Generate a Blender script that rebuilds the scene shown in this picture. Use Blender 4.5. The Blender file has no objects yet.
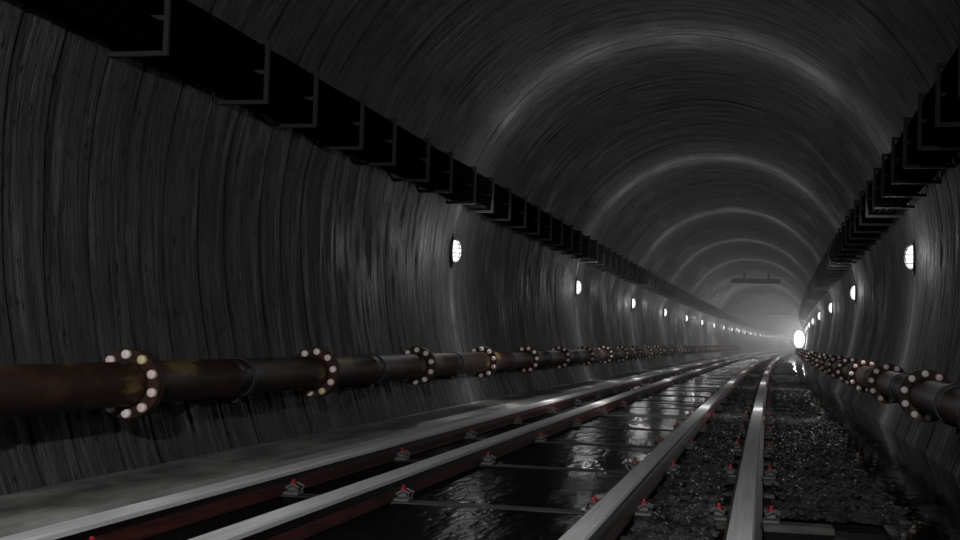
import bpy, math, random
import numpy as np
from mathutils import Vector, Matrix
random.seed(7)
RNG = np.random.RandomState(11)
C = bpy.context.scene.collection
PI = math.pi

# ---------------------------------------------------------------- the tunnel's own geometry
FLOOR = -1.62             # camera eye is z = 0 while laying out; everything is lifted by -FLOOR at the end
KAP, T0 = 0.00018, 8.9    # gentle bend to the right
ZC, XC, R, RB = 1.69, -1.94, 4.92, 6.65
LAMP_T, LAMP_S = 27.3, 18.38


def P(t, X, z):
    u = max(t - T0, 0.0)
    a = KAP * u
    return ((1 - math.cos(a)) / KAP + X * math.cos(a), min(t, T0) + math.sin(a) / KAP - X * math.sin(a), z - FLOOR)


def Pn(t, X, z):
    t, X, z = np.broadcast_arrays(t, X, z)
    u = np.maximum(t - T0, 0.0)
    a = KAP * u
    return np.stack([(1 - np.cos(a)) / KAP + X * np.cos(a), np.minimum(t, T0) + np.sin(a) / KAP - X * np.sin(a), z - FLOOR], -1)


def heading(t):
    return -KAP * max(t - T0, 0.0)


def half(z):
    b = R if z >= ZC else RB
    return R * math.sqrt(max(0.0, 1 - ((z - ZC) / b) ** 2))


# ---------------------------------------------------------------- helpers
def link(o, parent=None):
    C.objects.link(o)
    if parent:
        o.parent = parent
    return o


def mesh(name, verts, faces, mat, smooth=False):
    m = bpy.data.meshes.new(name)
    m.from_pydata([tuple(v) for v in verts], [], faces)
    m.materials.append(mat)
    if smooth:
        m.polygons.foreach_set('use_smooth', [True] * len(m.polygons))
    m.update()
    return m


def mobj(name, data, parent=None, loc=None):
    o = bpy.data.objects.new(name, data)
    if loc is not None:
        o.location = loc
    return link(o, parent)


def tag(o, label=None, cat=None, group=None, kind=None):
    if label: o['label'] = label
    if cat: o['category'] = cat
    if group: o['group'] = group
    if kind: o['kind'] = kind
    return o


def empty(name, loc=(0, 0, 0), rz=0):
    o = bpy.data.objects.new(name, None)
    o.empty_display_size = .1
    o.location = loc
    o.rotation_euler = (0, 0, rz)
    return link(o)


def copy_tree(o, parent=None):
    c = o.copy()
    C.objects.link(c)
    c.parent = parent
    for ch in list(o.children):
        copy_tree(ch, c)
    return c


class MB:
    def __init__(s):
        s.v, s.f = [], []

    def add(s, vs, fs):
        n = len(s.v)
        s.v += [tuple(v) for v in vs]
        s.f += [tuple(i + n for i in f) for f in fs]
        return s

    def box(s, x0, x1, y0, y1, z0, z1, bev=0.0):
        if bev <= 0:
            vs = [(x, y, z) for z in (z0, z1) for y in (y0, y1) for x in (x0, x1)]
            fs = [(0, 2, 3, 1), (4, 5, 7, 6), (0, 1, 5, 4), (1, 3, 7, 5), (3, 2, 6, 7), (2, 0, 4, 6)]
            return s.add(vs, fs)
        b = bev
        rings = []
        for z, k in ((z0, b), (z0 + b, 0), (z1 - b, 0), (z1, b)):
            rings.append([(x0 + b + k, y0 + k, z), (x1 - b - k, y0 + k, z), (x1 - k, y0 + b + k, z), (x1 - k, y1 - b - k, z),
                          (x1 - b - k, y1 - k, z), (x0 + b + k, y1 - k, z), (x0 + k, y1 - b - k, z), (x0 + k, y0 + b + k, z)])
        vs = [p for r in rings for p in r]
        fs = [tuple(range(7, -1, -1)), tuple(range(24, 32))]
        for k in range(3):
            for i in range(8):
                j = (i + 1) % 8
                fs.append((k * 8 + i, k * 8 + j, k * 8 + 8 + j, k * 8 + 8 + i))
        return s.add(vs, fs)

    def lathe(s, prof, axis='y', n=24, c=(0, 0, 0)):
        """prof: list of (distance along axis, radius)"""
        vs, fs = [], []
        for a, r in prof:
            for i in range(n):
                q = 2 * PI * i / n
                u, w = r * math.cos(q), r * math.sin(q)
                p = {'y': (u, a, w), 'x': (a, u, w), 'z': (u, w, a)}[axis]
                vs.append((p[0] + c[0], p[1] + c[1], p[2] + c[2]))
        for k in range(len(prof) - 1):
            for i in range(n):
                j = (i + 1) % n
                fs.append((k * n + i, k * n + j, k * n + n + j, k * n + n + i))
        fs.append(tuple(range(n - 1, -1, -1)))
        fs.append(tuple(range((len(prof) - 1) * n, len(prof) * n)))
        return s.add(vs, fs)

    def tube(s, pts, r, n=8):
        pts = [Vector(p) for p in pts]
        vs, fs = [], []
        for i, p in enumerate(pts):
            d = (pts[min(i + 1, len(pts) - 1)] - pts[max(i - 1, 0)]).normalized()
            a = d.cross(Vector((0, 0, 1)))
            if a.length < 1e-3: a = d.cross(Vector((0, 1, 0)))
            a.normalize(); b = d.cross(a)
            for k in range(n):
                q = 2 * PI * k / n
                vs.append(p + a * (r * math.cos(q)) + b * (r * math.sin(q)))
        for i in range(len(pts) - 1):
            for k in range(n):
                j = (k + 1) % n
                fs.append((i * n + k, i * n + j, i * n + n + j, i * n + n + k))
        fs.append(tuple(range(n - 1, -1, -1)))
        fs.append(tuple(range((len(pts) - 1) * n, len(pts) * n)))
        return s.add(vs, fs)

    def data(s, name, mat, smooth=False):
        return mesh(name, s.v, s.f, mat, smooth)


def smooth_by_angle(me, deg=35):
    me.polygons.foreach_set('use_smooth', [True] * len(me.polygons))
    import bmesh
    bm = bmesh.new(); bm.from_mesh(me)
    bmesh.ops.recalc_face_normals(bm, faces=bm.faces)
    for e in bm.edges:
        if len(e.link_faces) == 2 and e.calc_face_angle(0) > math.radians(deg):
            e.smooth = False
    bm.to_mesh(me); bm.free()
    return me


def sweep(name, prof, ts, mat, uv=False, smooth=False, closed=True):
    """sweep a closed cross-section [(X,z)] along the tunnel"""
    ts = np.asarray(ts, float)
    pr = np.array(prof, float)
    n, m = len(ts), len(pr)
    co = Pn(ts[:, None], pr[None, :, 0], pr[None, :, 1]).reshape(-1, 3)
    fs = []
    for i in range(n - 1):
        for k in range(m if closed else m - 1):
            j = (k + 1) % m
            fs.append((i * m + k, i * m + j, i * m + m + j, i * m + m + k))
    if closed:
        fs.append(tuple(range(m - 1, -1, -1)))
        fs.append(tuple(range((n - 1) * m, n * m)))
    return mesh(name, co, fs, mat, smooth)


def pix(u, v):
    return u, v


# ---------------------------------------------------------------- numpy value noise
def vnoise(x, y, seed):
    x, y = np.broadcast_arrays(np.asarray(x, float), np.asarray(y, float))
    xi, yi = np.floor(x).astype(np.int64), np.floor(y).astype(np.int64)
    fx, fy = x - xi, y - yi
    fx, fy = fx * fx * (3 - 2 * fx), fy * fy * (3 - 2 * fy)

    def h(a, b):
        n = (a * 73856093) ^ (b * 19349663) ^ (seed * 83492791)
        n = (n ^ (n >> 13)) * 1274126177
        n = n & 0x7fffffff
        n = (n ^ (n >> 15)) & 0xffff
        return n / 65535.0
    return (h(xi, yi) * (1 - fx) * (1 - fy) + h(xi + 1, yi) * fx * (1 - fy) + h(xi, yi + 1) * (1 - fx) * fy + h(xi + 1, yi + 1) * fx * fy) * 2 - 1


# ---------------------------------------------------------------- materials
class NT:
    def __init__(s, name):
        s.m = bpy.data.materials.new(name)
        s.m.use_nodes = True
        s.t = s.m.node_tree
        s.b = s.t.nodes['Principled BSDF']

    def n(s, kind, **kw):
        n = s.t.nodes.new(kind)
        for k, v in kw.items():
            if k in n.inputs: n.inputs[k].default_value = v
            else: setattr(n, k, v)
        return n

    def l(s, a, b):
        s.t.links.new(a, b)

    def ramp(s, src, stops):
        r = s.n('ShaderNodeValToRGB')
        el = r.color_ramp.elements
        while len(el) < len(stops): el.new(.5)
        for e, (p, c) in zip(el, stops):
            e.position = p
            e.color = (c, c, c, 1) if not isinstance(c, tuple) else (*c, 1)
        s.l(src, r.inputs[0])
        return r.outputs[0]

    def coords(s, uv, scale):
        tc = s.n('ShaderNodeTexCoord')
        mp = s.n('ShaderNodeMapping')
        mp.inputs['Scale'].default_value = scale
        s.l(tc.outputs['UV' if uv else 'Object'], mp.inputs[0])
        return mp.outputs[0]

    def noise(s, vec, sc=1.0, det=4.0, rough=.55):
        n = s.n('ShaderNodeTexNoise')
        n.inputs['Scale'].default_value = sc
        n.inputs['Detail'].default_value = det
        n.inputs['Roughness'].default_value = rough
        s.l(vec, n.inputs['Vector'])
        return n.outputs[0]

    def bump(s, h, strength, dist, prev=None):
        b = s.n('ShaderNodeBump')
        b.inputs['Strength'].default_value = strength
        b.inputs['Distance'].default_value = dist
        s.l(h, b.inputs['Height'])
        if prev is not None: s.l(prev, b.inputs['Normal'])
        return b.outputs[0]


def simple(name, col, rough=.5, metal=0.0, spec=.5):
    q = NT(name)
    q.b.inputs['Base Color'].default_value = (*col, 1)
    q.b.inputs['Roughness'].default_value = rough
    q.b.inputs['Metallic'].default_value = metal
    q.b.inputs['Specular IOR Level'].default_value = spec
    return q


def mat_concrete():
    q = NT('wet_shotcrete')
    st = q.noise(q.coords(True, (4, .32, 1)), 1, 6, .68)      # streaks running round the bore
    fi = q.noise(q.coords(True, (14, 2.2, 1)), 1, 5, .65)
    bl = q.noise(q.coords(True, (.5, .6, 1)), 1, 4, .6)
    pit = q.noise(q.coords(True, (9, 6, 1)), 1, 3, .5)
    mx = q.n('ShaderNodeMath', operation='MULTIPLY_ADD')
    q.l(st, mx.inputs[0]); mx.inputs[1].default_value = .5
    mm = q.n('ShaderNodeMath', operation='MULTIPLY'); q.l(bl, mm.inputs[0]); mm.inputs[1].default_value = .5
    q.l(mm.outputs[0], mx.inputs[2])
    c = q.ramp(mx.outputs[0], [(.36, (.022, .022, .0215)), (.5, (.056, .0555, .054)), (.64, (.11, .109, .105))])
    dash = q.noise(q.coords(True, (7, .3, 1)), 1.3, 3, .6)
    pr0 = q.ramp(pit, [(.30, .3), (.40, 1.0)])
    da = q.ramp(dash, [(.33, .25), (.42, 1.0)])
    md = q.n('ShaderNodeMix', data_type='RGBA', blend_type='MULTIPLY')
    md.inputs[0].default_value = 1
    q.l(pr0, md.inputs[6]); q.l(da, md.inputs[7])
    fr = q.ramp(fi, [(.36, .5), (.50, .95), (.64, 1.0)])
    me_ = q.n('ShaderNodeMix', data_type='RGBA', blend_type='MULTIPLY')
    me_.inputs[0].default_value = 1
    q.l(md.outputs[2], me_.inputs[6]); q.l(fr, me_.inputs[7])
    pr = me_.outputs[2]
    mu = q.n('ShaderNodeMix', data_type='RGBA', blend_type='MULTIPLY')
    mu.inputs[0].default_value = 1
    q.l(c, mu.inputs[6]); q.l(pr, mu.inputs[7])
    at = q.n('ShaderNodeAttribute'); at.attribute_name = 'joint_shade'
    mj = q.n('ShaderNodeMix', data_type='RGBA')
    q.l(at.outputs['Fac'], mj.inputs[0]); q.l(mu.outputs[2], mj.inputs[6]); mj.inputs[7].default_value = (.004, .004, .004, 1)  # groove shade mixed into the base colour as near-black
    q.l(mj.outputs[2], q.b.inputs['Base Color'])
    q.l(q.ramp(bl, [(.35, .55), (.65, .85)]), q.b.inputs['Roughness'])
    q.b.inputs['Specular IOR Level'].default_value = .3
    b = q.bump(st, 1.0, .06)
    b = q.bump(fi, .9, .02, b)
    b = q.bump(pr, .9, .02, b)
    q.l(b, q.b.inputs['Normal'])
    return q.m


def mat_floor():
    q = NT('wet_trackbed_concrete')
    q.b.inputs['IOR'].default_value = 1.03
    a = q.noise(q.coords(False, (1.2, .8, 1)), 1, 5, .6)
    g = q.noise(q.coords(False, (14, 14, 14)), 1, 4, .6)
    q.l(q.ramp(a, [(.35, (.012, .012, .012)), (.65, (.05, .05, .048))]), q.b.inputs['Base Color'])
    q.l(q.ramp(a, [(.4, .35), (.6, .8)]), q.b.inputs['Roughness'])
    q.l(q.bump(g, .6, .03), q.b.inputs['Normal'])
    return q.m


def mat_walkway():
    q = NT('pale_walkway_concrete')
    a = q.noise(q.coords(False, (1.6, .5, 1)), 1, 6, .65)
    g = q.noise(q.coords(False, (22, 22, 22)), 1, 3, .6)
    q.l(q.ramp(a, [(.34, (.09, .088, .084)), (.66, (.36, .355, .34))]), q.b.inputs['Base Color'])
    q.l(q.ramp(a, [(.35, .35), (.65, .8)]), q.b.inputs['Roughness'])
    q.l(q.bump(g, .5, .015), q.b.inputs['Normal'])
    return q.m


def mat_water(name, ro, br, ior=1.12, sp=.5):
    q = NT(name)
    q.b.inputs['Base Color'].default_value = (.006, .007, .006, 1)
    a = q.noise(q.coords(False, (5, 1.6, 1)), 1, 3, .55)
    g = q.noise(q.coords(False, (.35, .5, 1)), 1, 3, .5)
    q.l(q.ramp(g, [(.38, ro), (.6, ro * 2)]), q.b.inputs['Roughness'])
    q.b.inputs['IOR'].default_value = ior
    q.b.inputs['Specular IOR Level'].default_value = sp
    q.l(q.bump(a, 1.0, br), q.b.inputs['Normal'])
    return q.m


def mat_sleeper():
    q = NT('soaked_concrete_sleeper')
    q.b.inputs['IOR'].default_value = 1.03
    a = q.noise(q.coords(False, (1.3, 6, 4)), 1, 5, .6)
    q.l(q.ramp(a, [(.38, (.02, .02, .02)), (.72, (.16, .157, .15))]), q.b.inputs['Base Color'])
    q.l(q.ramp(a, [(.35, .3), (.65, .7)]), q.b.inputs['Roughness'])
    q.l(q.bump(a, .5, .02), q.b.inputs['Normal'])
    return q.m


def mat_rust():
    q = NT('rusty_pipe_steel')
    a = q.noise(q.coords(False, (3, 1.6, 3)), 1, 6, .65)
    y = q.noise(q.coords(False, (2.2, .9, 2.2)), 1.3, 3, .5)
    g = q.noise(q.coords(False, (20, 12, 20)), 1, 4, .6)
    base = q.ramp(a, [(.32, (.010, .006, .005)), (.52, (.034, .015, .010)), (.70, (.075, .036, .018))])
    mk = q.ramp(y, [(.60, 0.0), (.70, 1.0)])
    m = q.n('ShaderNodeMix', data_type='RGBA')
    q.l(mk, m.inputs[0]); q.l(base, m.inputs[6]); m.inputs[7].default_value = (.17, .12, .035, 1)
    q.l(m.outputs[2], q.b.inputs['Base Color'])
    q.b.inputs['Roughness'].default_value = .62
    q.b.inputs['Specular IOR Level'].default_value = .25
    q.l(q.bump(g, .6, .008), q.b.inputs['Normal'])
    return q.m


def mat_rail_head():
    q = NT('worn_pale_rail_steel')
    a = q.noise(q.coords(False, (30, .8, 30)), 1, 4, .6)
    q.l(q.ramp(a, [(.35, (.62, .61, .61)), (.65, (.80, .79, .79))]), q.b.inputs['Base Color'])
    q.l(q.ramp(a, [(.35, .6), (.65, .8)]), q.b.inputs['Roughness'])
    q.b.inputs['Metallic'].default_value = 0.0
    q.b.inputs['Specular IOR Level'].default_value = .03
    return q.m


def mat_rail_web():
    q = NT('rusty_rail_side')
    a = q.noise(q.coords(False, (6, 2, 6)), 1, 5, .6)
    q.l(q.ramp(a, [(.35, (.018, .004, .004)), (.7, (.085, .014, .012))]), q.b.inputs['Base Color'])
    q.b.inputs['Roughness'].default_value = .6
    return q.m


def mat_stone():
    q = NT('wet_ballast_stone')
    a = q.noise(q.coords(False, (4, 4, 4)), 1, 4, .6)
    q.l(q.ramp(a, [(.35, (.012, .012, .011)), (.7, (.085, .082, .08))]), q.b.inputs['Base Color'])
    q.b.inputs['Roughness'].default_value = .38
    q.b.inputs['IOR'].default_value = 1.25
    return q.m


def mat_emit(name, col, s):
    q = NT(name)
    q.b.inputs['Base Color'].default_value = (.8, .8, .8, 1)
    q.b.inputs['Emission Color'].default_value = (*col, 1)
    q.b.inputs['Emission Strength'].default_value = s
    return q.m


M_WALL = mat_concrete()
M_FLOOR = mat_floor()
M_WALK = mat_walkway()
M_WATER = mat_water('rippled_black_water', .14, .02, 1.02, .2)
M_POOL = mat_water('still_black_water', .03, .005, 1.28)
M_SLEEPER = mat_sleeper()
M_RUST = mat_rust()
M_HEAD = mat_rail_head()
M_WEB = mat_rail_web()
M_STONE = mat_stone()
M_CABLE = simple('black_cable_rubber', (.003, .003, .003), .9, 0, .0).m
M_GALV = simple('dull_galvanised_steel', (.028, .028, .028), .7, .0, .2).m
M_BLACK = simple('black_cast_iron', (.02, .02, .02), .55).m
M_WIRE = simple('grey_guard_wire', (.12, .12, .12), .45, .4).m
M_PLATE = simple('pale_clip_steel', (.11, .11, .108), .55, .2).m
M_RED = simple('red_bolt_paint', (.28, .01, .014), .5).m
M_DUCT = simple('dark_sheet_steel', (.045, .045, .045), .55).m
M_LENS = mat_emit('lit_lamp_glass', (1, .985, 1), 2.0)
M_FLOODLENS = mat_emit('lit_flood_glass', (1, 1, 1), 14.0)
M_BOLTS = [simple('pale_bolt_cap', (.88, .80, .77), .4, 0, .5).m,
           simple('pinkish_bolt_cap', (.86, .66, .61), .4, 0, .5).m,
           simple('yellow_bolt_cap', (.74, .64, .36), .38, 0, .6).m]


# ---------------------------------------------------------------- the bore
def build_bore():
    ts = np.concatenate([np.arange(-40, 7, .6), np.arange(7, 9, .05), np.arange(9, 18.6, .018), np.arange(18.6, 42, .045), np.arange(42, 95, .13), np.arange(95, 520, .8)])
    lo = math.asin((FLOOR - .15 - ZC) / RB)
    up = math.asin(1.5 / R)
    # formwork joints: position, depth, half width
    joints = []
    t = -38.0
    while t < 330:
        near = t < 16
        joints.append((t, random.uniform(.03, .07) if near else random.choice([.015, .02, .045]), random.uniform(.025, .04)))
        t += random.uniform(.35, .8) if t < 8 else random.choice([.45, .8, 1.1, 1.7, 2.6]) * random.uniform(.8, 1.2)
    joints = [j for j in joints if not 8.6 < j[0] < 18.4]
    for tj, dep, w in ((9.0, .08, .03), (9.7, .09, .028), (10.4, .11, .034), (11.08, .08, .026), (11.95, .13, .04), (12.7, .05, .02), (12.95, .03, .02),
                       (13.62, .09, .028), (14.1, .03, .02), (14.5, .06, .024), (15.28, .09, .026), (15.8, .03, .018), (16.45, .07, .024), (17.2, .05, .02), (18.0, .07, .024)):
        joints.append((tj, dep, w))
    for nm, a0, a1, n in (('wall_right', lo, up, 70), ('ceiling', up, PI - up, 150), ('wall_left', PI - up, PI - lo, 84)):
        ph = np.linspace(a0, a1, n)
        T, A = np.meshgrid(ts, ph, indexing='ij')
        S = A * R
        d = np.zeros_like(T)
        shade = np.zeros_like(T)
        # radial relief, positive = into the rock
        wob = .05 * vnoise(S * .45, T * .25, 3) + .02 * vnoise(S * 1.7, T * .8, 4)
        for (tj, dep, w) in joints:
            i0, i1 = np.searchsorted(ts, (tj - .5, tj + .5))
            if i1 <= i0: continue
            w *= .8
            x = (T[i0:i1] + wob[i0:i1] - tj) / w
            side = vnoise(S[i0:i1] * .5, tj * 3.1 + 0 * x, 9)
            shade[i0:i1] = np.maximum(shade[i0:i1], np.exp(-(x - .5) ** 2 * .4) * np.clip(.7 + side, 0, 1) * min(1, dep / .045))  # painted shade in each groove, shifted onto its far slope
            d[i0:i1] += dep * .5 * np.exp(-x * x) * np.clip(.75 + .5 * side, .15, 1.2)
            d[i0:i1] -= .07 * dep * np.exp(-((x - 2.2) / 1.0) ** 2)
        d += .010 * vnoise(T * 3.2, S * .35, 21) + .012 * vnoise(T * 7.5, S * .6, 22) + np.where(T < 60, .007, 0) * vnoise(T * 13, S * 1.4, 26) + .010 * vnoise(T * 5, S * 2.5, 24)
        d += .03 * vnoise(T * .35, S * .3, 23)
        rad = np.where(A * 0 + np.sin(A) >= 0, R, RB)
        X = XC + (R + d) * np.cos(A)
        Z = ZC + (rad + d) * np.sin(A)
        co = Pn(T, X, Z).reshape(-1, 3)
        nt, na = T.shape
        i, k = np.meshgrid(np.arange(nt - 1), np.arange(na - 1), indexing='ij')
        a = (i * na + k).ravel()
        quads = np.stack([a, a + 1, a + na + 1, a + na], 1)
        me = bpy.data.meshes.new(nm)
        me.vertices.add(len(co)); me.vertices.foreach_set('co', co.ravel())
        me.loops.add(quads.size); me.loops.foreach_set('vertex_index', quads.ravel().astype(np.int32))
        me.polygons.add(len(quads))
        me.polygons.foreach_set('loop_start', np.arange(0, quads.size, 4, dtype=np.int32))
        me.polygons.foreach_set('loop_total', np.full(len(quads), 4, dtype=np.int32))
        me.polygons.foreach_set('use_smooth', np.ones(len(quads), dtype=bool))
        me.update(calc_edges=True)
        uv = me.uv_layers.new(name='UVMap')
        uvv = np.stack([T.ravel(), S.ravel()], 1)[quads.ravel()]
        uv.data.foreach_set('uv', uvv.astype(np.float32).ravel())
        at = me.attributes.new('joint_shade', 'FLOAT', 'POINT')
        at.data.foreach_set('value', shade.astype(np.float32).ravel())
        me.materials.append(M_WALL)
        tag(mobj(nm, me), kind='structure')


build_bore()

TS = list(np.arange(-40, 20, 4.0)) + list(np.arange(20, 520, 8.0))
hw = half(FLOOR)
tag(mobj('floor', sweep('floor', [(XC - hw - .5, FLOOR - .4), (XC + hw + .5, FLOOR - .4), (XC + hw + .5, FLOOR), (XC - hw - .5, FLOOR)], TS, M_FLOOR)), kind='structure')
# low concrete walkway along the foot of the left wall
tag(mobj('trim_1', sweep('trim_1', [(XC - hw - .35, FLOOR + .001), (-5.28, FLOOR + .001), (-5.24, FLOOR + .10), (-5.30, FLOOR + .14), (XC - hw - .35, FLOOR + .16)], TS, M_WALK)), kind='structure')

# water lying on the trackbed
WZ = FLOOR + .055
for nm, x0, x1, lab in (('water', -3.32, -1.38, 'black water standing between the two middle rails'),
                        ('water', 1.05, 2.85, 'black water pool along the foot of the right wall'),
                        ('water', -5.23, -3.6, 'dark wet strip of water between walkway and second rail')):
    o = mobj(nm, sweep(nm, [(x0, WZ - .05), (x1, WZ - .05), (x1, WZ), (x0, WZ)], TS, M_POOL if x0 > 0 else M_WATER))
    tag(o, lab, 'water', kind='stuff')

# ---------------------------------------------------------------- ordinals
ORD = ['nearest', 'second', 'third', 'fourth', 'fifth', 'sixth', 'seventh', 'eighth', 'ninth', 'tenth', 'eleventh', 'twelfth']


def ordw(i):
    if i < len(ORD): return ORD[i]
    n = i + 1
    return '%d%s' % (n, 'th' if 10 <= n % 100 <= 20 else {1: 'st', 2: 'nd', 3: 'rd'}.get(n % 10, 'th'))


# ---------------------------------------------------------------- rails with their clips
HEAD = -1.352
RX = {'A': -4.58, 'B': -3.49, 'C': -1.25, 'D': -.14}
CLIP_T = [11.5 + 3.72 * k for k in range(-2, 28)]
RTS = list(np.arange(-14, 60, 1.5)) + list(np.arange(60, 420, 6.0))


def rail_profile(x):
    h, b = HEAD, FLOOR + .06
    p = [(.15, b), (.15, b + .022), (.05, b + .05), (.025, b + .07), (.025, h - .075), (.085, h - .055), (.095, h - .018)]
    top = [(.095, h - .018), (.078, h)]
    r = [(x + a, z) for a, z in p]
    l = [(x - a, z) for a, z in reversed(p)]
    return r + l, [(x + .0955, h - .05), (x + .0955, h - .016), (x + .08, h), (x - .08, h), (x - .0955, h - .016), (x - .0955, h - .05)]


mb = MB()
mb.box(-.075, .075, -.085, .085, 0, .035, .008)
mb.box(-.045, .05, -.05, .05, .035, .085, .01)
mb.tube([(-.06, -.07, .03), (-.075, -.07, .08), (-.02, -.072, .105), (.05, -.072, .07)], .014, 6)
mb.tube([(-.06, .07, .03), (-.075, .07, .08), (-.02, .072, .105), (.05, .072, .07)], .014, 6)
CLIP_ME = smooth_by_angle(mb.data('rail_clip', M_PLATE))
mb = MB(); mb.lathe([(0, .034), (.03, .034), (.036, .028), (.036, .018), (.06, .018), (.064, .012)], 'z', 6, (0.0, 0, .085))
CBOLT_ME = mb.data('bolt', M_RED)

rail_lab = {'A': 'long pale-topped rail beside the left walkway, leftmost of the four',
            'B': 'long pale-topped rail, second from the left',
            'C': 'wide pale-topped rail left of the gravel strip, third from the left',
            'D': 'pale-topped rail right of the gravel strip, rightmost of the four'}
for k, x in RX.items():
    body, head = rail_profile(x)
    o = mobj('rail', smooth_by_angle(sweep('rail', body, RTS, M_WEB), 50))
    tag(o, rail_lab[k], 'rail', 'the four running rails')
    h = mobj('rail_head', sweep('rail_head', head, RTS, M_HEAD), o)
    h['label'] = 'worn pale grey running surface'
    for t in CLIP_T:
        for s in (-1, 1):
            c = mobj('rail_clip', CLIP_ME, o, P(t, x + s * .225, FLOOR + .062))
            c.rotation_euler = (0, 0, heading(t) + (0 if s < 0 else PI))
            b = mobj('bolt', CBOLT_ME, c)
            b['label'] = 'red bolt head'

# ---------------------------------------------------------------- sleepers
SL_T = [11.5 + 1.24 * k for k in range(-5, 118)]
protos = []
for v in range(4):
    mb = MB()
    n = 12
    rr = random.Random(v)
    x0, x1 = -5.05, .62
    for (a, b) in ((x0, x1),):
        mb.box(a, b, -.13, .13, 0, .075, .015)
    protos.append(smooth_by_angle(mb.data('sleeper', M_SLEEPER)))
for i, t in enumerate(SL_T):
    o = mobj('sleeper', protos[i % 4], None, P(t, 0, FLOOR - (.012 if (i - 5) % 3 == 0 else .034)))
    o.rotation_euler = (0, 0, heading(t))
    tag(o, '%s wet concrete sleeper crossing under all four rails' % ordw(i), 'sleeper', 'sleepers under the four rails')

# ---------------------------------------------------------------- ballast
def ballast():
    import bmesh
    base = []
    for s in range(6):
        bm = bmesh.new()
        bmesh.ops.create_icosphere(bm, subdivisions=1, radius=1)
        r = random.Random(s + 5)
        for v in bm.verts:
            v.co *= r.uniform(.72, 1.15)
            v.co.z *= .7
        base.append((np.array([v.co[:] for v in bm.verts]), np.array([[v.index for v in f.verts] for f in bm.faces])))
        bm.free()
    cos, fcs, n = [], [], 0
    spots = []
    for _ in range(5200):
        t = 8.2 + (RNG.rand() ** 1.7) * 62
        spots.append((t, RNG.uniform(-1.02, -.38), RNG.uniform(.028, .055), 0))
    for _ in range(7000):
        t = 12 + (RNG.rand() ** 1.5) * 60
        spots.append((t, RNG.uniform(.08, 1.05) + (.18 * abs(RNG.normal())), RNG.uniform(.022, .045), 0))
    for _ in range(6000):
        t = 45 + RNG.rand() * 70
        spots.append((t, RNG.uniform(.08, 1.2) + (.12 * abs(RNG.normal())), RNG.uniform(.04, .07), 0))
    for t, x, r, h in spots:
        v, f = base[RNG.randint(6)]
        a = RNG.uniform(0, 2 * PI); c, s = math.cos(a), math.sin(a)
        v = v * r
        v = np.stack([v[:, 0] * c - v[:, 1] * s, v[:, 0] * s + v[:, 1] * c, v[:, 2]], 1)
        p = P(t, x, FLOOR + .045 + RNG.uniform(0, .03))
        cos.append(v + np.array(p)); fcs.append(f + n); n += len(v)
    me = mesh('ballast', np.concatenate(cos), [tuple(q) for q in np.concatenate(fcs).tolist()], M_STONE)
    tag(mobj('ballast', me), 'loose wet gravel lying on both sides of the rightmost rail', 'gravel', kind='stuff')


ballast()

# ---------------------------------------------------------------- flanged pipes
PR, FR, BR = .215, .335, .285
mb = MB(); mb.lathe([(0, FR), (.008, FR + .006), (.05, FR + .006), (.058, FR)], 'y', 40)
FL_ME = smooth_by_angle(mb.data('flange', M_RUST))
BOLT_ME = []
for m in M_BOLTS:
    mb = MB(); mb.lathe([(-.046, .034), (-.040, .043), (-.032, .046), (0, .047), (.0, .02), (.125, .02), (.125, .038), (.15, .038), (.16, .02), (.185, .018)], 'y', 12)
    BOLT_ME.append(smooth_by_angle(mb.data('bolt', m), 50))


def pipe_run(side, X, z, t1, step, count, before):
    secme = None
    L = step - .004
    mb = MB()
    mb.lathe([(0, PR * .94), (.0, PR), (.09, PR), (.12, PR + .008), (.15, PR), (L * .42, PR), (L * .42 + .02, PR + .006), (L * .42 + .04, PR),
              (L - .15, PR), (L - .12, PR + .008), (L - .09, PR), (L, PR), (L, PR * .94)], 'y', 40)
    secme = smooth_by_angle(mb.data('pipe', M_RUST), 30)
    wallx = (XC - half(z - .3)) if side == 'left' else (XC + half(z - .3))
    dx = wallx - X
    sg = 1 if dx > 0 else -1
    mb = MB()
    a = L * .5 - .05
    mb.box(min(0, dx + .1 * sg), max(0, dx + .1 * sg), a, a + .1, -PR - .09, -PR - .012, .008)
    mb.lathe([(a - .01, PR + .014), (a, PR + .022), (a + .1, PR + .022), (a + .11, PR + .014)], 'y', 32)
    supme = smooth_by_angle(mb.data('wall_bracket', M_BLACK), 30)
    i = 0
    for k in range(-before, count):
        t = t1 + step * k
        o = mobj('pipe', secme, None, P(t, X, z))
        o.rotation_euler = (0, 0, heading(t + step * .5))
        tag(o, '%s rusty flanged pipe length along the %s wall' % (ordw(i), side), 'pipe', 'flanged pipe lengths on the %s wall' % side)
        i += 1
        mobj('flange', FL_ME, o, (0, 0.002, 0))
        f2 = mobj('flange', FL_ME, o, (0, L - .058, 0))
        mobj('wall_bracket', supme, o)
        off = random.uniform(0, .6)
        for j in range(10):
            q = 2 * PI * (j + off) / 10 + .1
            r = random.random()
            bm_ = BOLT_ME[0 if r < .55 else (1 if r < .93 else 2)]
            mobj('bolt', bm_, f2, (BR * math.cos(q), -.002, BR * math.sin(q)))


pipe_run('left', -6.02, -.56, 11.35, 5.22, 32, 2)
pipe_run('right', 2.05, -.60, 17.35, 5.25, 30, 2)

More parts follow.
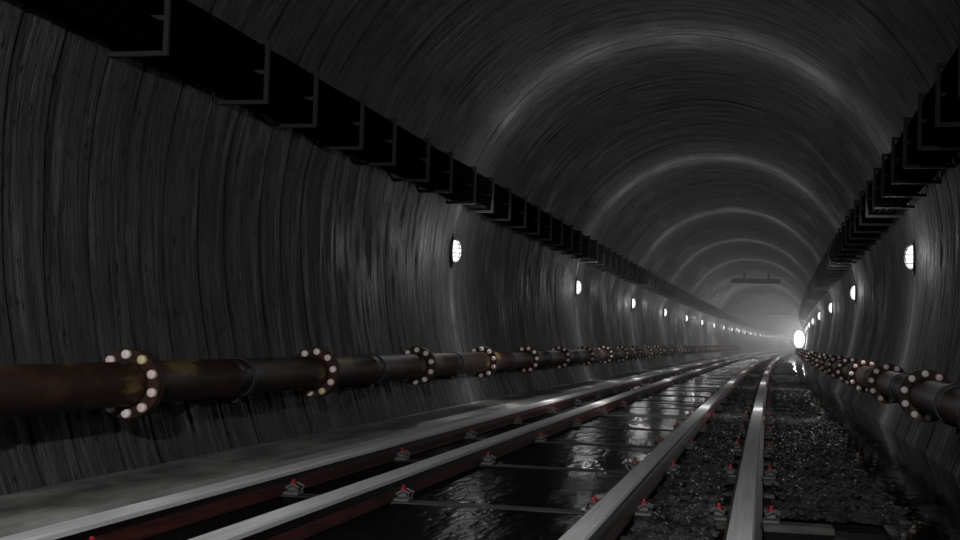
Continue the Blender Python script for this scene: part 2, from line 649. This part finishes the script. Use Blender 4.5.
# ---------------------------------------------------------------- cable brackets and cables
def bracket_proto(arm, sg, ztop, zbot, zwtop, name='cable_bracket'):
    """origin at the lower corner of the post; sg = +1 arms run towards +X"""
    h = ztop - zbot
    o = empty(name)
    w = .028
    mb = MB(); mb.box(-w, w, -w, w, -w, h + w, .006)
    mobj('post', smooth_by_angle(mb.data('post', M_GALV), 30), o)
    for zz, ln in ((0, arm), (h * .5, arm - .03), (h, zwtop)):
        mb = MB()
        a, b = sorted((w * sg, ln * sg))
        mb.box(a, b, -w, w, zz - w, zz + w, .006)
        mobj('arm', smooth_by_angle(mb.data('arm', M_GALV), 30), o)
    return o


def tray(side, X, zb, zt, tlist):
    sg = -1 if side == 'left' else 1
    wl = lambda z: abs((XC + sg * half(z)) - X) + .06
    pr = bracket_proto(wl(zb), sg, zt, zb, wl(zt))
    for i, t in enumerate(tlist):
        o = pr if i == 0 else copy_tree(pr)
        o.location = P(t, X, zb)
        o.rotation_euler = (0, 0, heading(t))
        tag(o, '%s grey steel cable bracket high on the %s wall' % (ordw(i), side), 'bracket', 'cable brackets on the %s wall' % side)
    # cables lying on the three tiers of arms
    names = []
    n = 0
    hgt = (zt - zb)
    tiers = [('bottom', zb + .03, 3), ('middle', zb + hgt * .5 + .03, 3)]
    for tn, z0, rows in tiers:
        for row in range(rows):
            for col in range(6):
                r = .050 + .008 * ((col * 7 + row * 3) % 3) / 2
                xx = X + sg * (.085 + col * .125 + (.02 if row else 0))
                zz = z0 + r + row * .112
                lim = abs((XC + sg * half(zz)) - xx)
                if lim < r + .05 or (xx - (XC + sg * half(zz))) * sg > 0: continue
                pts = []
                ph = random.uniform(0, 6)
                for t in list(np.arange(-8, 60, .65)) + list(np.arange(60, 330, 6)):
                    sag = (.010 * math.sin(t * 1.9 + ph) + .008 * math.sin(t * .77 + 2 * ph)) if t < 60 else 0
                    pts.append(P(t, xx + sag * .5, zz + abs(sag) * .8))
                mb = MB(); mb.tube(pts, r, 8)
                o = mobj('cable', mb.data('cable', M_CABLE, True))
                where = ['at the open edge'] + ['%s from the open edge' % w_ for w_ in ORD[1:]]
                where = where[col]
                tag(o, 'black cable in the %s wall tray, %s tier, %s layer, %s' % (side, tn, ['lower', 'middle', 'upper'][row], where), 'cable', 'cables in the %s wall tray' % side)


LT = [11.95, 14.65, 16.4, 18.45, 20.2, 22.35, 24.1, 26.15, 27.95] + [27.95 + 1.97 * k for k in range(1, 62)]
RT = [8.9 + 1.95 * k for k in range(0, 72)]
tray('left', -6.1, 2.83, 3.58, LT)
tray('right', 2.08, 2.83, 3.58, RT)

# ---------------------------------------------------------------- bulkhead lamps
def lamp_proto():
    """local +X points into the tunnel, wall at x = 0"""
    o = empty('wall_lamp')
    mb = MB()
    n = 28
    vs, fs = [], []
    prof = [(-.02, 1.0), (.045, 1.0), (.06, .94), (.06, .80)]
    for a, k in prof:
        for i in range(n):
            q = 2 * PI * i / n
            vs.append((a, .19 * k * math.cos(q), .31 * k * math.sin(q)))
    for j in range(len(prof) - 1):
        for i in range(n):
            fs.append((j * n + i, j * n + (i + 1) % n, j * n + n + (i + 1) % n, j * n + n + i))
    fs.append(tuple(range(n - 1, -1, -1))); fs.append(tuple(range((len(prof) - 1) * n, len(prof) * n)))
    mb.add(vs, fs)
    mb.box(-.02, .05, -.05, .05, .29, .37, .006)
    mb.box(-.02, .05, -.05, .05, -.37, -.29, .006)
    mobj('back_plate', smooth_by_angle(mb.data('back_plate', M_BLACK)), o)
    mb = MB(); vs, fs = [], []
    m = 8
    for j in range(m):
        e = (PI / 2) * j / m
        for i in range(n):
            q = 2 * PI * i / n
            vs.append((.055 + .15 * math.sin(e), .145 * math.cos(e) * math.cos(q), .25 * math.cos(e) ** .8 * math.sin(q)))
    vs.append((.205, 0, 0))
    for j in range(m - 1):
        for i in range(n):
            fs.append((j * n + i, j * n + (i + 1) % n, j * n + n + (i + 1) % n, j * n + n + i))
    for i in range(n):
        fs.append(((m - 1) * n + i, (m - 1) * n + (i + 1) % n, m * n))
    mb.add(vs, fs)
    g = mobj('lens', mb.data('lens', M_LENS, True), o)
    g['label'] = 'lit white glass dome'
    # wire guard
    mb = MB()
    def pt(e, q, k=1.09):
        return (.055 + .15 * k * math.sin(e), .145 * k * math.cos(e) * math.cos(q), .25 * k * math.cos(e) ** .8 * math.sin(q))
    for zz in (-.14, -.05, .05, .14):
        kk = math.sqrt(1 - (zz / .27) ** 2)
        mb.tube([(.055 + .165 * kk * math.sin(a), .158 * kk * math.cos(a), zz) for a in np.linspace(0, PI, 13)], .011, 5)
    for yy in (-.07, 0, .07):
        kk = math.sqrt(1 - (yy / .16) ** 2)
        mb.tube([(.055 + .165 * kk * math.sin(a), yy, .272 * kk * math.cos(a)) for a in np.linspace(0, PI, 15)], .011, 5)
    mobj('wire_guard', mb.data('wire_guard', M_WIRE, True), o)
    return o


LAMP_W = 330.0
FAN = 3.2
FACE = 1.0


def lamp_light(name, watts):
    l = bpy.data.lights.new(name, 'POINT')
    l.energy = watts
    l.shadow_soft_size = .06
    l.color = (1, .985, .99)
    l.use_nodes = True
    nt = l.node_tree
    em = nt.nodes['Emission']
    tc = nt.nodes.new('ShaderNodeTexCoord')
    sp = nt.nodes.new('ShaderNodeSeparateXYZ')
    nt.links.new(tc.outputs['Normal'], sp.inputs[0])
    def mth(op, a, b=None):
        m = nt.nodes.new('ShaderNodeMath'); m.operation = op
        for i, x in enumerate((a, b)):
            if x is None: continue
            if isinstance(x, (int, float)): m.inputs[i].default_value = x
            else: nt.links.new(x, m.inputs[i])
        return m.outputs[0]
    y = sp.outputs[1]
    y2 = mth('MULTIPLY', y, y)
    e = mth('EXPONENT', mth('MULTIPLY', y2, -1 / (2 * .11 ** 2)))
    inward = mth('POWER', mth('MAXIMUM', mth('ADD', mth('MULTIPLY', sp.outputs[0], FACE * .5), .5), 0.0), 2.1)
    s = mth('MULTIPLY', mth('ADD', mth('MULTIPLY', e, FAN), 1.0), inward)
    nt.links.new(s, em.inputs['Strength'])
    return l


LD = lamp_light('lamp_light', LAMP_W)
LD_FAR = lamp_light('lamp_light_far', LAMP_W * 1.7)
LD_DIM = lamp_light('lamp_light_dim', LAMP_W * .12)
lp = lamp_proto()
first = True
LZ = 1.88
for side, sg in (('left', -1), ('right', 1)):
    vis = 0
    for k in range(-2 if side == 'left' else 0, 20 if side == 'left' else 18):
        t = LAMP_T + LAMP_S * k
        xw = XC + sg * half(LZ)
        o = lp if first else copy_tree(lp)
        first = False
        o.location = P(t, xw - sg * .01, LZ)
        o.rotation_euler = (0, 0, heading(t) + (0 if sg < 0 else PI))
        if k < 0:
            lab = 'lit wall lamp on the %s wall %s' % (side, 'level with the camera, outside the frame' if k == -1 else 'behind the camera')
        else:
            lab = '%s glowing white oval wall lamp on the %s wall' % (ordw(vis), side)
            vis += 1
        tag(o, lab, 'lamp', 'oval wall lamps on the %s wall' % side)
        lo = bpy.data.objects.new('lamp_light', LD_FAR if k > 7 else (LD_DIM if k < 0 else LD))
        C.objects.link(lo)
        lo.location = P(t, xw - sg * .55, LZ)
        lo.rotation_euler = (0, 0, heading(t) + (0 if sg < 0 else PI))

# ---------------------------------------------------------------- floodlight at the bend
FT, FX, FZ = 150.0, 2.12, .72
fo = empty('floodlight', P(FT, FX, FZ), heading(FT))
mb = MB(); vs, fs = [], []
n = 32
for a, k in ((-.10, .93), (-.10, 1.0), (.12, 1.0), (.34, .62), (.42, .3)):
    for i in range(n):
        q = 2 * PI * i / n
        vs.append((.60 * k * math.cos(q), a, 1.02 * k * math.sin(q)))
for j in range(4):
    for i in range(n):
        fs.append((j * n + i, j * n + (i + 1) % n, j * n + n + (i + 1) % n, j * n + n + i))
fs.append(tuple(range(4 * n, 5 * n)))
mb.add(vs, fs)
mobj('housing', smooth_by_angle(mb.data('housing', M_BLACK)), fo)
mb = MB(); vs = []; fs = []
for a, k in ((-.09, .93), (-.13, .8), (-.15, .45), (-.155, .1)):
    for i in range(n):
        q = 2 * PI * i / n
        vs.append((.60 * k * math.cos(q), a, 1.02 * k * math.sin(q)))
for j in range(3):
    for i in range(n):
        fs.append((j * n + i, j * n + (i + 1) % n, j * n + n + (i + 1) % n, j * n + n + i))
fs.append(tuple(range(3 * n, 4 * n)))
mb.add(vs, fs)
g = mobj('lens', mb.data('lens', M_FLOODLENS, True), fo)
g['label'] = 'glaring white oval glass'
mb = MB()
wx = XC + half(FZ) - FX
for zz in (.5, -.5):
    mb.tube([(.3, .25, zz), (wx + .15, .25, zz)], .05, 8)
mobj('mounting_arm', mb.data('mounting_arm', M_BLACK), fo)
tag(fo, 'glaring white floodlight at the far bend of the right wall, above the pipe', 'floodlight')
sl = bpy.data.lights.new('floodlight_beam', 'SPOT')
sl.energy = 1300
sl.spot_size = math.radians(150)
sl.spot_blend = .6
sl.shadow_soft_size = .4
so = bpy.data.objects.new('floodlight_beam', sl)
C.objects.link(so)
so.location = P(FT - 1.5, FX - .7, FZ)
so.rotation_euler = (Vector(P(FT - 30, -5.0, 2.5)) - Vector(P(FT - .8, FX, FZ))).to_track_quat('-Z', 'Y').to_euler()

# added fill light behind the camera for the near rails and lower left wall
sp_ = bpy.data.lights.new('near_fill', 'SPOT')
sp_.energy = 3400
sp_.spot_size = math.radians(80)
sp_.spot_blend = 1.0
sp_.shadow_soft_size = .15
so = bpy.data.objects.new('near_fill', sp_)
C.objects.link(so)
so.location = P(-2.0, -.9, 2.6)
so.rotation_euler = (Vector(P(13, -5.2, -1.3)) - Vector(P(-2.0, -.9, 2.6))).to_track_quat('-Z', 'Y').to_euler()

# ---------------------------------------------------------------- boxes hung from the vault
def hung_box(t, lab, rods):
    zt = ZC + R
    o = empty('ventilation_duct', P(t, XC, zt - .85), heading(t))
    mb = MB(); mb.box(-2.2, 2.2, -.45, .45, -.23, .23, .03)
    for x in np.linspace(-1.9, 1.9, 9):
        mb.box(x - .03, x + .03, -.465, .465, -.245, .245)
    mobj('casing', smooth_by_angle(mb.data('casing', M_DUCT), 30), o)
    for x in rods:
        zz = half_z(x) - (zt - .85)
        mb = MB()
        mb.box(x - .11, x + .11, -.1, .1, .22, zz + .05, .01)
        mobj('hanger', mb.data('hanger', M_DUCT), o)
    tag(o, lab, 'duct', 'ducts hung across the vault')


def half_z(x):
    return ZC + math.sqrt(R * R - x * x)


hung_box(119.0, 'dark flat ventilation duct hung crosswise on two rods under the vault, the nearer one', (-1.05, 1.15))
hung_box(240.0, 'faint hazy ventilation duct hung crosswise under the vault near the bright end', (-1.1, 1.1))

# ---------------------------------------------------------------- haze and darkness
w = bpy.data.worlds.new('world')
bpy.context.scene.world = w
w.use_nodes = True
nt = w.node_tree
bg = nt.nodes['Background']
bg.inputs[0].default_value = (0, 0, 0, 1)
bg.inputs[1].default_value = 0


def haze(t0, dens):
    m = bpy.data.materials.new('pale_haze')
    m.use_nodes = True
    t = m.node_tree
    t.nodes.remove(t.nodes['Principled BSDF'])
    v = t.nodes.new('ShaderNodeVolumeScatter')
    v.inputs['Color'].default_value = (1, .99, .98, 1)
    v.inputs['Density'].default_value = dens
    v.inputs['Anisotropy'].default_value = .35
    t.links.new(v.outputs[0], t.nodes['Material Output'].inputs['Volume'])
    prof = [(XC + (R + .35) * math.cos(q), ZC + (R + .35) * math.sin(q)) for q in np.linspace(-.3, PI + .3, 40)]
    prof = [(XC + 4.9, FLOOR - .2)] + prof + [(XC - 4.9, FLOOR - .2)]
    me = sweep('haze', prof, list(np.arange(t0, 520, 12.0)), m)
    import bmesh
    bm = bmesh.new(); bm.from_mesh(me)
    bmesh.ops.recalc_face_normals(bm, faces=bm.faces)
    bm.to_mesh(me); bm.free()
    tag(mobj('haze', me), 'pale haze filling the far end of the bore', 'haze', kind='stuff')


for t0_, d_ in ((32, .0016), (62, .0018), (98, .0016), (140, .0012)):
    haze(t0_, d_)

# ---------------------------------------------------------------- camera
cam = bpy.data.cameras.new('camera')
cam.lens = 1267.4 * 36 / 960
cam.sensor_width = 36
cam.clip_end = 1000
cam.clip_start = .05
co = bpy.data.objects.new('camera', cam)
C.objects.link(co)
yaw, pitch, roll = -.2218, .05218, .02914
s, c = math.sin(yaw), math.cos(yaw)
sp, cp = math.sin(pitch), math.cos(pitch)
sr, cr = math.sin(roll), math.cos(roll)
Rv = Vector((c, -s, 0)); Fv = Vector((s * cp, c * cp, sp)); Uv = Vector((-s * sp, -c * sp, cp))
R2 = Rv * cr + Uv * sr
U2 = Uv * cr - Rv * sr
mw = Matrix((R2, U2, -Fv)).transposed().to_4x4()
mw.translation = Vector((0, 0, -FLOOR))
co.matrix_world = mw
sc = bpy.context.scene
sc.camera = co
sc.view_settings.view_transform = 'Standard'
sc.view_settings.look = 'None'
sc.view_settings.gamma = 1
sc.view_settings.exposure = 0
sc.cycles.max_bounces = 5
sc.cycles.diffuse_bounces = 2
sc.cycles.glossy_bounces = 3
sc.cycles.volume_bounces = 1
sc.cycles.use_denoising = True
sc.cycles.sample_clamp_indirect = 3
